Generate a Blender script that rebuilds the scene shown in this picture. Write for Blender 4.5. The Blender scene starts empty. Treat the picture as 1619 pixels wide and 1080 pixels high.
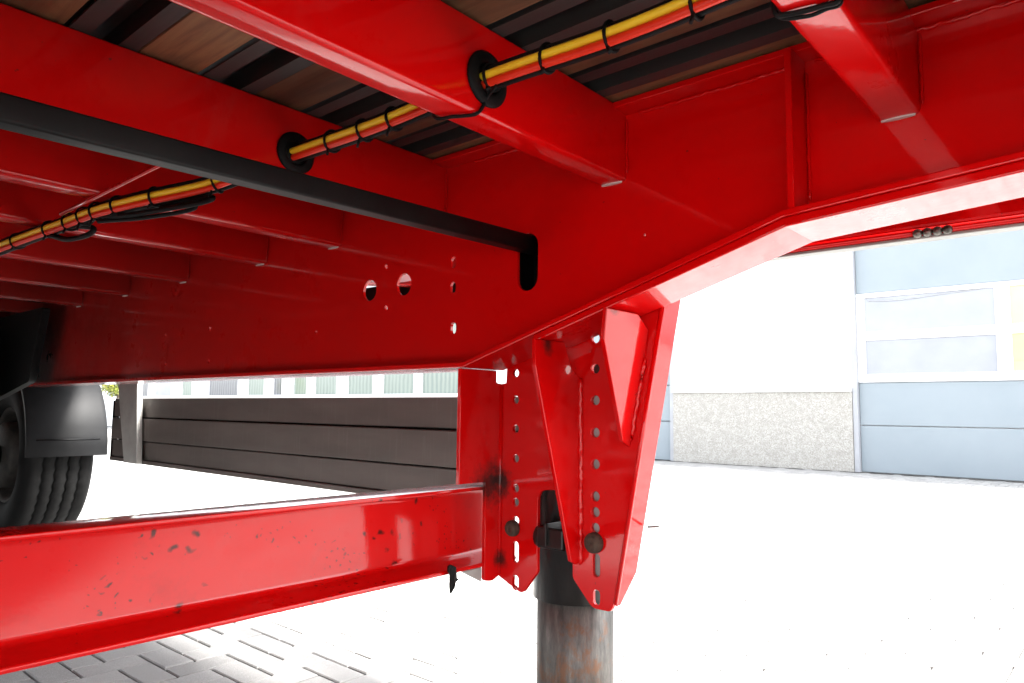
import bpy, bmesh, math, random
import numpy as np
from mathutils import Vector, Matrix
random.seed(7)
rng = np.random.default_rng(7)
scn = bpy.context.scene
COL = scn.collection

# ------------------------------------------------------------------ camera
H = 0.85                                    # camera height over the paving
FPX, CX, CY = 1148.44, 809.5, 540.0         # focal length / centre in photo pixels (1619 wide)
R = Matrix(((0.75569896, 0.05286198, 0.65278227),
            (0.65480988, -0.0791924, -0.75163328),
            (0.01196257, 0.99545677, -0.09446016)))
cam_d = bpy.data.cameras.new('camera'); cam = bpy.data.objects.new('camera', cam_d); COL.objects.link(cam)
cam_d.sensor_width = 36.0; cam_d.lens = FPX / 1619 * 36.0
cam_d.clip_start = 0.02; cam_d.clip_end = 1000
M = R.to_4x4(); M.translation = Vector((0, 0, H)); cam.matrix_world = M
scn.camera = cam

# ------------------------------------------------------------------ sky, sun, exposure (overcast)
SUN_EL, SUN_AZ = 56.0, 62.0                 # azimuth measured from +Y towards +X
w = bpy.data.worlds.new('World'); scn.world = w; w.use_nodes = True
nt = w.node_tree; nt.nodes.clear()
sky = nt.nodes.new('ShaderNodeTexSky'); sky.sky_type = 'NISHITA'; sky.sun_disc = False
sky.sun_elevation = math.radians(SUN_EL); sky.sun_rotation = math.radians(SUN_AZ)
sky.air_density = 1.0; sky.dust_density = 3.0; sky.ozone_density = 1.0
hsv = nt.nodes.new('ShaderNodeHueSaturation'); hsv.inputs['Saturation'].default_value = 0.25
bg = nt.nodes.new('ShaderNodeBackground'); bg.inputs[1].default_value = 0.06
wo = nt.nodes.new('ShaderNodeOutputWorld')
nt.links.new(sky.outputs[0], hsv.inputs['Color']); nt.links.new(hsv.outputs[0], bg.inputs[0]); nt.links.new(bg.outputs[0], wo.inputs[0])
sd = bpy.data.lights.new('sun', 'SUN'); sd.energy = 1.5; sd.angle = math.radians(14); sd.color = (1, .97, .93)
so = bpy.data.objects.new('sun', sd); COL.objects.link(so)
sdir = Vector((math.sin(math.radians(SUN_AZ)) * math.cos(math.radians(SUN_EL)), math.cos(math.radians(SUN_AZ)) * math.cos(math.radians(SUN_EL)), math.sin(math.radians(SUN_EL))))
so.rotation_euler = sdir.to_track_quat('Z', 'Y').to_euler(); so.location = (0, 0, 12)
scn.view_settings.view_transform = 'Standard'; scn.view_settings.look = 'None'
scn.view_settings.exposure = 4.2; scn.view_settings.gamma = 1.0
scn.render.resolution_x = 1024; scn.render.resolution_y = 683
scn.cycles.max_bounces = 12; scn.cycles.diffuse_bounces = 8; scn.cycles.glossy_bounces = 6

# ------------------------------------------------------------------ photo pixel -> direction -> point on a plane that the thing lies in
def ray(p): return R @ Vector((p[0] - CX, -(p[1] - CY), -FPX))
CAMP = Vector((0, 0, H))
def pY(px, py, y): r = ray((px, py)); return CAMP + r * (y / r.y)
def pX(px, py, x): r = ray((px, py)); return CAMP + r * (x / r.x)
def pZ(px, py, z): r = ray((px, py)); return CAMP + r * ((z - H) / r.z)
def pPl(px, py, o, n): r = ray((px, py)); return CAMP + r * ((o - CAMP).dot(n) / r.dot(n))
def project(P):
    q = R.transposed() @ (Vector(P) - CAMP)
    return (CX + q.x * FPX / -q.z, CY - q.y * FPX / -q.z) if q.z < -1e-3 else (-9e9, -9e9)

# ------------------------------------------------------------------ materials
def new_mat(name):
    m = bpy.data.materials.new(name); m.use_nodes = True
    return m, m.node_tree, m.node_tree.nodes['Principled BSDF']
def N(nt, t, **kw):
    n = nt.nodes.new(t)
    for k, v in kw.items(): setattr(n, k, v)
    return n
def noise(nt, scale, detail=4, rough=.55, vec=None, dist=0):
    n = N(nt, 'ShaderNodeTexNoise'); n.inputs['Scale'].default_value = scale; n.inputs['Detail'].default_value = detail
    n.inputs['Roughness'].default_value = rough; n.inputs['Distortion'].default_value = dist
    if vec: nt.links.new(vec, n.inputs['Vector'])
    return n.outputs['Fac']
def ramp(nt, fac, stops):
    r = N(nt, 'ShaderNodeValToRGB'); e = r.color_ramp.elements
    while len(e) < len(stops): e.new(.5)
    for el, (p, c) in zip(e, stops): el.position = p; el.color = (*c, 1) if len(c) == 3 else c
    nt.links.new(fac, r.inputs[0]); return r.outputs['Color']
def mix(nt, fac, a, b, mode='MIX'):
    m = N(nt, 'ShaderNodeMix', data_type='RGBA', blend_type=mode)
    for sock, v in ((m.inputs[0], fac), (m.inputs[6], a), (m.inputs[7], b)):
        if isinstance(v, bpy.types.NodeSocket): nt.links.new(v, sock)
        elif isinstance(v, (int, float)): sock.default_value = v
        else: sock.default_value = (*v, 1)
    return m.outputs[2]
def objc(nt, scale=(1, 1, 1)):
    tc = N(nt, 'ShaderNodeTexCoord'); mp = N(nt, 'ShaderNodeMapping'); mp.inputs['Scale'].default_value = scale
    nt.links.new(tc.outputs['Object'], mp.inputs[0]); return mp.outputs[0]
def bump(nt, b, h, strength, dist=.01):
    n = N(nt, 'ShaderNodeBump'); n.inputs['Strength'].default_value = strength; n.inputs['Distance'].default_value = dist
    nt.links.new(h, n.inputs['Height']); nt.links.new(n.outputs[0], b.inputs['Normal']); return n
def add_coat(b, wgt, rough):
    b.inputs['Coat Weight'].default_value = wgt; b.inputs['Coat Roughness'].default_value = rough; b.inputs['Coat IOR'].default_value = 1.5

RED = (0.62, 0.0010, 0.0015)
def red_paint(name, dirt=.07, rust=0.0, base=RED, grime=()):
    m, t, b = new_mat(name); v = objc(t)
    c = mix(t, noise(t, 3, 5, vec=v), tuple(x * .93 for x in base), tuple(min(1, x * 1.05) for x in base))
    dn = noise(t, 5.5, 9, .72, v)
    c = mix(t, ramp(t, dn, [(.56, (0, 0, 0)), (.90, (dirt * 1.6,) * 3)]), c, (.06, .012, .010))
    # road film towards the wheels, widened and deepened to paint in the rear's shade
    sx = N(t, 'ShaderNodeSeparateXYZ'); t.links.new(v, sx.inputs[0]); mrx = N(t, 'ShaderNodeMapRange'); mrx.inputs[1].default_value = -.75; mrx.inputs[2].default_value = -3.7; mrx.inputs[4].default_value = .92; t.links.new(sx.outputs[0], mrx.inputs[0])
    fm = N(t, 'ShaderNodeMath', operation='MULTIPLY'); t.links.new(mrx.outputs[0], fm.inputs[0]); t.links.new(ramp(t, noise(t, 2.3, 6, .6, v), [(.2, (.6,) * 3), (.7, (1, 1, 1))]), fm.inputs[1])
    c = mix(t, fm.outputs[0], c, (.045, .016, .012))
    sp = noise(t, 95, 2, .5, v)                     # tiny specks and chips
    c = mix(t, ramp(t, sp, [(.765, (0, 0, 0)), (.785, (.7,) * 3)]), c, (.09, .02, .015))
    rgh = ramp(t, dn, [(.35, (.24,) * 3), (.75, (.5,) * 3)])
    if rust:
        vo = N(t, 'ShaderNodeTexVoronoi'); vo.inputs['Scale'].default_value = 33; vo.inputs['Randomness'].default_value = 1
        vv = mix(t, .035, v, N_noise_col(t, 30, v), 'ADD'); t.links.new(vv, vo.inputs['Vector'])
        gate = noise(t, 4.2, 2, vec=v)
        ad = N(t, 'ShaderNodeMath', operation='ADD'); t.links.new(vo.outputs['Distance'], ad.inputs[0])
        g2 = ramp(t, gate, [(.40, (.5,) * 3), (.56, (0, 0, 0))]); t.links.new(g2, ad.inputs[1])
        f = ramp(t, ad.outputs[0], [(.10, (rust,) * 3), (.24, (0, 0, 0))])
        c = mix(t, f, c, (.035, .008, .006)); rgh = mix(t, f, rgh, (.8, .8, .8))
        v2 = N(t, 'ShaderNodeTexVoronoi'); v2.inputs['Scale'].default_value = 85; t.links.new(vv, v2.inputs['Vector'])
        a2 = N(t, 'ShaderNodeMath', operation='ADD'); t.links.new(v2.outputs['Distance'], a2.inputs[0]); t.links.new(ramp(t, noise(t, 7, 3, vec=v), [(.38, (.5,) * 3), (.56, (0, 0, 0))]), a2.inputs[1])
        f2 = ramp(t, a2.outputs[0], [(.10, (rust,) * 3), (.22, (0, 0, 0))]); c = mix(t, f2, c, (.05, .010, .008))
    # faint pale scuffs and dust
    sc = noise(t, 3.1, 10, .78, objc(t, (1.5, 1.5, .8)), .8)
    c = mix(t, ramp(t, sc, [(.58, (0, 0, 0)), (.80, (.10,) * 3)]), c, (.30, .17, .15))
    for (gc, gr) in grime:                           # greasy soot at the welds
        vm = N(t, 'ShaderNodeVectorMath', operation='DISTANCE'); vm.inputs[1].default_value = gc; t.links.new(v, vm.inputs[0])
        dv = N(t, 'ShaderNodeMath', operation='DIVIDE'); t.links.new(vm.outputs['Value'], dv.inputs[0]); dv.inputs[1].default_value = gr
        sb = N(t, 'ShaderNodeMath', operation='ADD'); t.links.new(dv.outputs[0], sb.inputs[0])
        t.links.new(ramp(t, noise(t, 38, 6, .7, v), [(.3, (.0,) * 3), (.75, (.6,) * 3)]), sb.inputs[1])
        gf = ramp(t, sb.outputs[0], [(.45, (.88,) * 3), (1.15, (0, 0, 0))])
        c = mix(t, gf, c, (.022, .010, .008)); rgh = mix(t, gf, rgh, (.75, .75, .75))
    t.links.new(c, b.inputs['Base Color']); t.links.new(rgh, b.inputs['Roughness'])
    add_coat(b, .85, .035); b.inputs['Coat IOR'].default_value = 1.45; b.inputs['Specular IOR Level'].default_value = .05
    cr = ramp(t, dn, [(.4, (.025,) * 3), (.75, (.14,) * 3)]); t.links.new(cr, b.inputs['Coat Roughness'])
    n = bump(t, b, noise(t, 42, 3, .5, v), .035, .004)
    n2 = N(t, 'ShaderNodeBump'); n2.inputs['Strength'].default_value = .02; n2.inputs['Distance'].default_value = .003
    t.links.new(noise(t, 170, 1, .5, v), n2.inputs['Height']); t.links.new(n2.outputs[0], b.inputs['Coat Normal'])
    return m
def N_noise_col(t, sc, v):
    n = N(t, 'ShaderNodeTexNoise'); n.inputs['Scale'].default_value = sc; n.inputs['Detail'].default_value = 3
    t.links.new(v, n.inputs['Vector']); return n.outputs['Color']
def simple(name, c1, c2, rough=.5, sc=8, metal=0, coat=0, bmp=.1, stretch=(1, 1, 1), detail=6, bsc=None):
    m, t, b = new_mat(name); v = objc(t, stretch)
    f = noise(t, sc, detail, .6, v)
    t.links.new(mix(t, ramp(t, f, [(.32, (0, 0, 0)), (.70, (1, 1, 1))]), c1, c2), b.inputs['Base Color'])
    b.inputs['Roughness'].default_value = rough; b.inputs['Metallic'].default_value = metal
    if max(c2) < .03: b.inputs['Specular IOR Level'].default_value = .14
    if coat: add_coat(b, coat, .06)
    bump(t, b, noise(t, bsc or sc * 6, 4, .6, v), bmp, .004)
    return m
MT = {}
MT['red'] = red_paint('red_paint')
GR = [((-1.041, 1.125, .700), .075), ((-1.036, 1.163, .700), .05), ((-1.036, 1.163, .540), .03), ((-.831, 1.06, .972), .03), ((-.66, 1.04, 1.03), .035), ((-.70, 1.05, .955), .018)]
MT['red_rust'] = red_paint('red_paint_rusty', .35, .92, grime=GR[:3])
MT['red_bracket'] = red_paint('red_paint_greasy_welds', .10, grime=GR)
MT['black_steel'] = simple('black_painted_steel', (.004, .004, .0043), (.009, .0088, .0085), .5, 9, bmp=.08)
MT['black_leg'] = simple('black_leg_paint', (.008, .008, .008), (.022, .02, .018), .35, 14, coat=.3, bmp=.15, stretch=(1, 1, .35))
MT['rubber'] = simple('black_rubber', (.004, .004, .004), (.008, .008, .008), .55, 20, bmp=.08)
MT['tyre'] = simple('tyre_rubber', (.0035, .0035, .0035), (.007, .0069, .0067), .75, 14, bmp=.15)
MT['plastic'] = simple('mudguard_plastic', (.003, .0031, .0035), (.005, .0052, .0055), .5, 18, bmp=.05)
MT['profile'] = simple('deck_profile_steel', (.014, .0135, .0125), (.040, .038, .035), .55, 12, bmp=.12, stretch=(.15, 1, 1))
MT['galv'] = simple('grey_coated_post', (.28, .28, .265), (.38, .38, .36), .5, 10, bmp=.05)
MT['steel'] = simple('bare_steel', (.07, .062, .055), (.22, .20, .18), .4, 60, metal=.9, bmp=.2)
MT['rustbolt'] = simple('rusty_bolt', (.035, .020, .012), (.085, .055, .035), .8, 70, bmp=.6)
MT['yellow'] = simple('yellow_hose', (.92, .68, .03), (.88, .62, .025), .38, 30, bmp=.02)
MT['redhose'] = simple('red_hose', (.80, .035, .008), (.70, .025, .006), .35, 30, bmp=.02)
MT['pale_end'] = simple('pale_end_coat', (.55, .50, .47), (.68, .64, .60), .4, 30, bmp=.1)
MT['rag'] = simple('black_plastic_scrap', (.006, .006, .006), (.014, .014, .014), .6, 40, bmp=.2)
MT['chain_hub'] = simple('hub_iron', (.008, .007, .006), (.03, .024, .018), .7, 25, bmp=.3)
def wood_mat():
    m, t, b = new_mat('hardwood_underside'); v = objc(t, (.35, 6, 6))
    oi = N(t, 'ShaderNodeObjectInfo')
    ad = N(t, 'ShaderNodeVectorMath', operation='ADD'); sc = N(t, 'ShaderNodeVectorMath', operation='SCALE'); sc.inputs['Scale'].default_value = 37
    cb = N(t, 'ShaderNodeCombineXYZ'); 
    for i in range(3): t.links.new(oi.outputs['Random'], cb.inputs[i])
    t.links.new(cb.outputs[0], sc.inputs[0]); t.links.new(v, ad.inputs[0]); t.links.new(sc.outputs[0], ad.inputs[1])
    f = noise(t, 6, 9, .65, ad.outputs[0], .6)
    c = ramp(t, f, [(.28, (.085, .038, .018)), (.5, (.19, .090, .040)), (.72, (.29, .158, .066))])
    st = noise(t, 2.2, 4, .6, objc(t, (1.6, 2.2, 2)), 1.0)
    c = mix(t, ramp(t, st, [(.42, (0, 0, 0)), (.70, (.65,) * 3)]), c, (.055, .034, .025))
    hv = N(t, 'ShaderNodeHueSaturation'); mr = N(t, 'ShaderNodeMapRange'); mr.inputs[3].default_value = .7; mr.inputs[4].default_value = 1.25
    t.links.new(oi.outputs['Random'], mr.inputs[0]); t.links.new(mr.outputs[0], hv.inputs['Value']); t.links.new(c, hv.inputs['Color'])
    t.links.new(hv.outputs[0], b.inputs['Base Color']); b.inputs['Roughness'].default_value = .62
    bump(t, b, f, .25, .004); return m
MT['wood'] = wood_mat()
def guard_mat():
    m, t, b = new_mat('weathered_aluminium'); v = objc(t, (9, 1, .5)); v2 = objc(t, (.6, 1, 3))
    s = noise(t, 9, 6, .7, v); g = noise(t, 3, 6, .6, v2)
    c = mix(t, ramp(t, g, [(.3, (0, 0, 0)), (.75, (1, 1, 1))]), (.105, .089, .079), (.155, .132, .119))
    c = mix(t, ramp(t, s, [(.55, (0, 0, 0)), (.80, (.22,) * 3)]), c, (.30, .28, .26))
    c = mix(t, ramp(t, noise(t, 40, 3, .6, objc(t)), [(.70, (0, 0, 0)), (.78, (.35,) * 3)]), c, (.12, .10, .08))
    t.links.new(c, b.inputs['Base Color']); b.inputs['Metallic'].default_value = .35; b.inputs['Roughness'].default_value = .52
    bump(t, b, s, .05, .002); return m
MT['guard'] = guard_mat()
def leg_mat():
    m, t, b = new_mat('scuffed_leg_tube'); v = objc(t, (9, 9, 1.6))
    s = noise(t, 5, 9, .75, v); r = noise(t, 11, 8, .7, objc(t, (1, 1, .7)))
    c = ramp(t, s, [(.34, (.045, .043, .04)), (.55, (.12, .112, .10)), (.72, (.22, .205, .185))])
    c = mix(t, ramp(t, r, [(.52, (0, 0, 0)), (.60, (.8,) * 3)]), c, (.15, .066, .030))
    t.links.new(c, b.inputs['Base Color']); b.inputs['Metallic'].default_value = .5; b.inputs['Roughness'].default_value = .45
    bump(t, b, s, .15, .003); return m
MT['legtube'] = leg_mat()
def paver_mat(name, dark=1.0):
    m, t, b = new_mat(name); v = objc(t); ge = N(t, 'ShaderNodeNewGeometry')
    oi = N(t, 'ShaderNodeObjectInfo')
    tc = N(t, 'ShaderNodeNewGeometry')
    wn = noise(t, 420, 2, .6, tc.outputs['Position']); big = noise(t, 1.3, 5, .6, tc.outputs['Position'])
    isl = N(t, 'ShaderNodeMath', operation='ADD'); t.links.new(ge.outputs['Random Per Island'], isl.inputs[0]); t.links.new(oi.outputs['Random'], isl.inputs[1])
    fr = N(t, 'ShaderNodeMath', operation='FRACT'); t.links.new(isl.outputs[0], fr.inputs[0])
    c = ramp(t, fr.outputs[0], [(0, (.235, .233, .226)), (.5, (.28, .278, .27)), (1, (.325, .322, .312))])
    c = mix(t, ramp(t, wn, [(.35, (.55,) * 3), (.5, (0, 0, 0))]), c, (.14, .138, .135))
    c = mix(t, ramp(t, wn, [(.60, (0, 0, 0)), (.70, (.8,) * 3)]), c, (.47, .465, .455))
    c = mix(t, ramp(t, big, [(.45, (0, 0, 0)), (.8, (.35,) * 3)]), c, (.17, .165, .15))
    t.links.new(c, b.inputs['Base Color']); b.inputs['Roughness'].default_value = .85
    bump(t, b, wn, .35, .002); return m
MT['paver'] = paver_mat('concrete_paver')
MT['sand'] = simple('joint_sand', (.05, .047, .04), (.10, .094, .08), .95, 60, bmp=.4)
MT['ground'] = simple('outer_paving', (.21, .207, .2), (.28, .276, .267), .9, 12, bmp=.2)
MT['panel_white'] = simple('white_wall_panel', (.74, .75, .76), (.80, .80, .80), .45, 2, bmp=.02)
MT['frame_white'] = simple('white_frame', (.78, .78, .78), (.82, .82, .82), .4, 3, bmp=.02)
MT['door_blue'] = simple('pale_blue_door_panel', (.225, .266, .293), (.245, .286, .313), .45, 1.5, bmp=.04)
MT['jamb'] = simple('grey_jamb', (.30, .31, .33), (.36, .37, .39), .5, 4, bmp=.03)
def plinth_mat():
    m, t, b = new_mat('exposed_aggregate_plinth'); v = objc(t)
    vo = N(t, 'ShaderNodeTexVoronoi'); vo.inputs['Scale'].default_value = 85; t.links.new(v, vo.inputs['Vector'])
    sep = N(t, 'ShaderNodeSeparateColor'); t.links.new(vo.outputs['Color'], sep.inputs[0])
    c = ramp(t, sep.outputs[0], [(.0, (.28, .268, .24)), (.3, (.35, .338, .308)), (.7, (.41, .398, .368)), (1, (.48, .468, .438))])
    c = mix(t, ramp(t, noise(t, 9, 6, .7, v), [(.45, (0, 0, 0)), (.7, (.8,) * 3)]), c, (.29, .28, .25))
    t.links.new(c, b.inputs['Base Color']); b.inputs['Roughness'].default_value = .9
    bump(t, b, vo.outputs['Distance'], .6, .01); return m
MT['plinth'] = plinth_mat()
def pane_mat(name, c, stripes=False, tint=None):
    m, t, b = new_mat(name); v = objc(t)
    f = noise(t, 1.6, 4, .6, v)
    col = mix(t, f, tuple(x * .8 for x in c), tuple(x * 1.2 for x in c))
    if stripes:
        wv = N(t, 'ShaderNodeTexWave'); wv.inputs['Scale'].default_value = 2.1; wv.inputs['Distortion'].default_value = 2.5; wv.inputs['Detail'].default_value = 2
        t.links.new(v, wv.inputs[0]); col = mix(t, wv.outputs['Fac'], col, tint)
    t.links.new(col, b.inputs['Base Color']); b.inputs['Roughness'].default_value = .12
    add_coat(b, .5, .02); return m
MT['pane'] = pane_mat('frosted_pane', (.27, .285, .32))
MT['pane_yellow'] = pane_mat('pane_yellow_sheet', (.46, .445, .24))
MT['pane_green'] = pane_mat('office_pane', (.15, .19, .165), True, (.21, .245, .22))
MT['pane_dark'] = pane_mat('office_pane_blinds', (.09, .095, .105), True, (.16, .165, .18))
MT['print_yellow'] = simple('yellow_sheet', (.52, .50, .22), (.56, .54, .25), .5, 3, bmp=.01)
def leaf_mat():
    m, t, b = new_mat('yellow_green_leaf'); oi = N(t, 'ShaderNodeNewGeometry')
    c = ramp(t, oi.outputs['Random Per Island'], [(0, (.10, .13, .015)), (.6, (.20, .23, .03)), (1, (.30, .27, .05))])
    t.links.new(c, b.inputs['Base Color']); b.inputs['Roughness'].default_value = .5; return m
MT['leaf'] = leaf_mat()
MT['bark'] = simple('bark', (.06, .045, .03), (.11, .085, .06), .9, 20, bmp=.6)
m_, t_, b_ = new_mat('red_reflector'); b_.inputs['Base Color'].default_value = (.5, .01, .03, 1); b_.inputs['Roughness'].default_value = .08; add_coat(b_, 1, .02); MT['reflector'] = m_
MT['soot'] = simple('grease_dirt', (.008, .006, .005), (.02, .014, .012), .8, 50, bmp=.3)

# ------------------------------------------------------------------ builders
def link(name, me, mat, parent=None, smooth=False):
    o = bpy.data.objects.new(name, me); COL.objects.link(o)
    if mat is not None:
        me.materials.clear(); me.materials.append(mat)
    if smooth: me.polygons.foreach_set('use_smooth', [True] * len(me.polygons))
    if parent is not None: o.parent = parent
    return o
def tag(o, label, cat, group=None):
    o['label'] = label; o['category'] = cat
    if group: o['group'] = group
    return o
def thing(name, label, cat, loc=(0, 0, 0), group=None):
    o = bpy.data.objects.new(name, None); COL.objects.link(o); o.location = loc; o.empty_display_size = .2
    return tag(o, label, cat, group)
def structure(o): o['kind'] = 'structure'; return o

def circle(cx, cy, r, n=20, ry=None):
    ry = ry or r
    return [(cx + r * math.cos(2 * math.pi * i / n), cy + ry * math.sin(2 * math.pi * i / n)) for i in range(n)]
def slot(cx, cy, hw, hh, n=8):
    """upright rounded slot, half width hw, half height hh"""
    pts = []
    for i in range(n + 1): a = math.pi * i / n; pts.append((cx + hw * math.cos(a), cy + hh - hw + hw * math.sin(a)))
    for i in range(n + 1): a = math.pi + math.pi * i / n; pts.append((cx + hw * math.cos(a), cy - hh + hw + hw * math.sin(a)))
    return pts
def fillet(pts, radii, n=5):
    out = []
    L = len(pts)
    for i, p in enumerate(pts):
        r = radii[i] if isinstance(radii, (list, tuple)) else radii
        if r <= 0: out.append(p); continue
        p = Vector(p); a = (Vector(pts[i - 1]) - p); b = (Vector(pts[(i + 1) % L]) - p)
        d = min(r, a.length * .45, b.length * .45); a.normalize(); b.normalize()
        p0 = p + a * d; p1 = p + b * d
        for k in range(n + 1):
            t = k / n; q = p0 * (1 - t) ** 2 + p * 2 * t * (1 - t) + p1 * t ** 2; out.append((q.x, q.y))
    return out
PL = {'XZ': Matrix(((1, 0, 0, 0), (0, 0, 1, 0), (0, 1, 0, 0), (0, 0, 0, 1))),      # (u,v,w)->(x=u, y=w, z=v)
      'YZ': Matrix(((0, 0, 1, 0), (1, 0, 0, 0), (0, 1, 0, 0), (0, 0, 0, 1))),      # (u,v,w)->(x=w, y=u, z=v)
      'XY': Matrix.Identity(4)}
def plate_mesh(outline, holes, thick, bevel=.0012, mtx=None, bres=1):
    cu = bpy.data.curves.new('tmp', 'CURVE'); cu.dimensions = '2D'; cu.fill_mode = 'BOTH'
    for loop in [outline] + list(holes):
        s = cu.splines.new('POLY'); s.points.add(len(loop) - 1); s.use_cyclic_u = True
        for p, q in zip(s.points, loop): p.co = (q[0], q[1], 0, 1)
    cu.extrude = max(thick / 2 - bevel, 1e-5); cu.bevel_depth = bevel; cu.bevel_resolution = bres; cu.offset = -bevel
    ob = bpy.data.objects.new('tmp', cu); COL.objects.link(ob)
    dg = bpy.context.evaluated_depsgraph_get(); dg.update()
    me = bpy.data.meshes.new_from_object(ob.evaluated_get(dg)); bpy.data.objects.remove(ob); bpy.data.curves.remove(cu)
    bm = bmesh.new(); bm.from_mesh(me)
    bmesh.ops.remove_doubles(bm, verts=bm.verts, dist=2e-5)
    if mtx is not None: bm.transform(mtx)
    bmesh.ops.recalc_face_normals(bm, faces=bm.faces)
    for f in bm.faces: f.smooth = False
    bm.to_mesh(me); bm.free(); return me
def plate(name, outline, holes, plane, pos, thick, mat, parent, bevel=.0012, bres=1):
    """flat plate: outline in the plane, pos = coordinate of its lower face, thick along the third axis"""
    me = plate_mesh(outline, holes, thick, bevel, PL[plane] @ Matrix.Translation((0, 0, pos + thick / 2)), bres)
    return link(name, me, mat, parent)
def poly_plate(name, pts, n, thick, mat, parent, bevel=.001):
    """plate through 3-D points lying in one plane; n = direction of thickness"""
    pts = [Vector(p) for p in pts]; n = Vector(n).normalized()
    u = (pts[1] - pts[0]).normalized(); v = n.cross(u)
    o = pts[0]
    out = [((p - o).dot(u), (p - o).dot(v)) for p in pts]
    mt = Matrix(((u.x, v.x, n.x, o.x), (u.y, v.y, n.y, o.y), (u.z, v.z, n.z, o.z), (0, 0, 0, 1))) @ Matrix.Translation((0, 0, thick / 2))
    return link(name, plate_mesh(out, [], thick, bevel, mt), mat, parent)
def box_bm(bm, x0, x1, y0, y1, z0, z1, bev=0, seg=2):
    r = bmesh.ops.create_cube(bm, size=1, matrix=Matrix.Translation(((x0 + x1) / 2, (y0 + y1) / 2, (z0 + z1) / 2)) @ Matrix.Diagonal((x1 - x0, y1 - y0, z1 - z0, 1)))
    if bev:
        es = list({e for v in r['verts'] for e in v.link_edges})
        bmesh.ops.bevel(bm, geom=es, offset=bev, segments=seg, affect='EDGES', profile=.5)
def box(name, x0, x1, y0, y1, z0, z1, mat, parent=None, bev=.0, seg=2, smooth=False):
    bm = bmesh.new(); box_bm(bm, x0, x1, y0, y1, z0, z1, bev, seg)
    me = bpy.data.meshes.new(name); bm.to_mesh(me); bm.free()
    return link(name, me, mat, parent, smooth)
def tube_bm(bm, pts, r, n=10, cap=True, closed=False):
    pts = [Vector(p) for p in pts]; rings = []
    L = len(pts); up = Vector((0, 0, 1))
    for i, p in enumerate(pts):
        if closed: d = pts[(i + 1) % L] - pts[i - 1]
        else: d = pts[min(i + 1, L - 1)] - pts[max(i - 1, 0)]
        d.normalize(); ref = up if abs(d.dot(up)) < .95 else Vector((1, 0, 0))
        a = d.cross(ref).normalized(); b = a.cross(d)
        rr = r[i] if isinstance(r, (list, tuple)) else r
        rings.append([bm.verts.new(p + (a * math.cos(2 * math.pi * k / n) + b * math.sin(2 * math.pi * k / n)) * rr) for k in range(n)])
    for i in range(L if closed else L - 1):
        A, B = rings[i], rings[(i + 1) % L]
        for k in range(n):
            f = bm.faces.new((A[k], A[(k + 1) % n], B[(k + 1) % n], B[k])); f.smooth = True
    if cap and not closed:
        bm.faces.new(list(reversed(rings[0]))); bm.faces.new(rings[-1])
def tube(name, pts, r, mat, parent=None, n=10, closed=False):
    bm = bmesh.new(); tube_bm(bm, pts, r, n, closed=closed)
    bmesh.ops.recalc_face_normals(bm, faces=bm.faces)
    me = bpy.data.meshes.new(name); bm.to_mesh(me); bm.free(); return link(name, me, mat, parent)
def lathe(name, prof, axis, centre, mat, parent=None, n=48, closed=True, fn=None):
    """prof: list of (radius, along-axis); axis 'X','Y' or 'Z'"""
    bm = bmesh.new(); rings = []
    for i in range(n):
        a = 2 * math.pi * i / n; ring = []
        for j, (r, h) in enumerate(prof):
            if fn: r, h = fn(j, r, h, i)
            c, s = r * math.cos(a), r * math.sin(a)
            p = {'Z': (c, s, h), 'Y': (c, h, s), 'X': (h, c, s)}[axis]
            ring.append(bm.verts.new((p[0] + centre[0], p[1] + centre[1], p[2] + centre[2])))
        rings.append(ring)
    m = len(prof)
    for i in range(n):
        A, B = rings[i], rings[(i + 1) % n]
        for j in range(m if closed else m - 1):
            f = bm.faces.new((A[j], A[(j + 1) % m], B[(j + 1) % m], B[j])); f.smooth = True
    if not closed:
        for j in (0, m - 1):
            if prof[j][0] > 1e-6: bm.faces.new([rg[j] for rg in rings])
    bmesh.ops.remove_doubles(bm, verts=bm.verts, dist=1e-6)
    bmesh.ops.recalc_face_normals(bm, faces=bm.faces)
    me = bpy.data.meshes.new(name); bm.to_mesh(me); bm.free()
    o = link(name, me, mat, parent); return o
def smooth_path(pts, n=8):
    P = [Vector(p) for p in pts]; P = [P[0] * 2 - P[1]] + P + [P[-1] * 2 - P[-2]]; out = []
    for i in range(1, len(P) - 2):
        for k in range(n):
            t = k / n; a, b, c, d = P[i - 1], P[i], P[i + 1], P[i + 2]
            out.append(.5 * ((2 * b) + (c - a) * t + (2 * a - 5 * b + 4 * c - d) * t * t + (3 * b - a - 3 * c + d) * t ** 3))
    out.append(P[-2]); return out
def weld(name, a, b, r, parent, mat, wob=.25, step=.006):
    a, b = Vector(a), Vector(b); L = (b - a).length; n = max(3, int(L / step)); pts = []; rs = []
    for i in range(n + 1):
        pts.append(a.lerp(b, i / n) + Vector([random.uniform(-1, 1) * r * wob for _ in range(3)])); rs.append(r * random.uniform(.75, 1.25))
    rs[0] = rs[-1] = r * .3
    return tube(name, pts, rs, mat, parent, 8)

# ================================================================== THE SETTING
# ground sheet out to the horizon
bm = bmesh.new(); s_ = 300
bm.faces.new([bm.verts.new(v) for v in ((-s_, -s_, -.022), (s_, -s_, -.022), (s_, s_, -.022), (-s_, s_, -.022))])
me = bpy.data.meshes.new('ground'); bm.to_mesh(me); bm.free()
structure(link('ground', me, MT['ground']))
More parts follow.
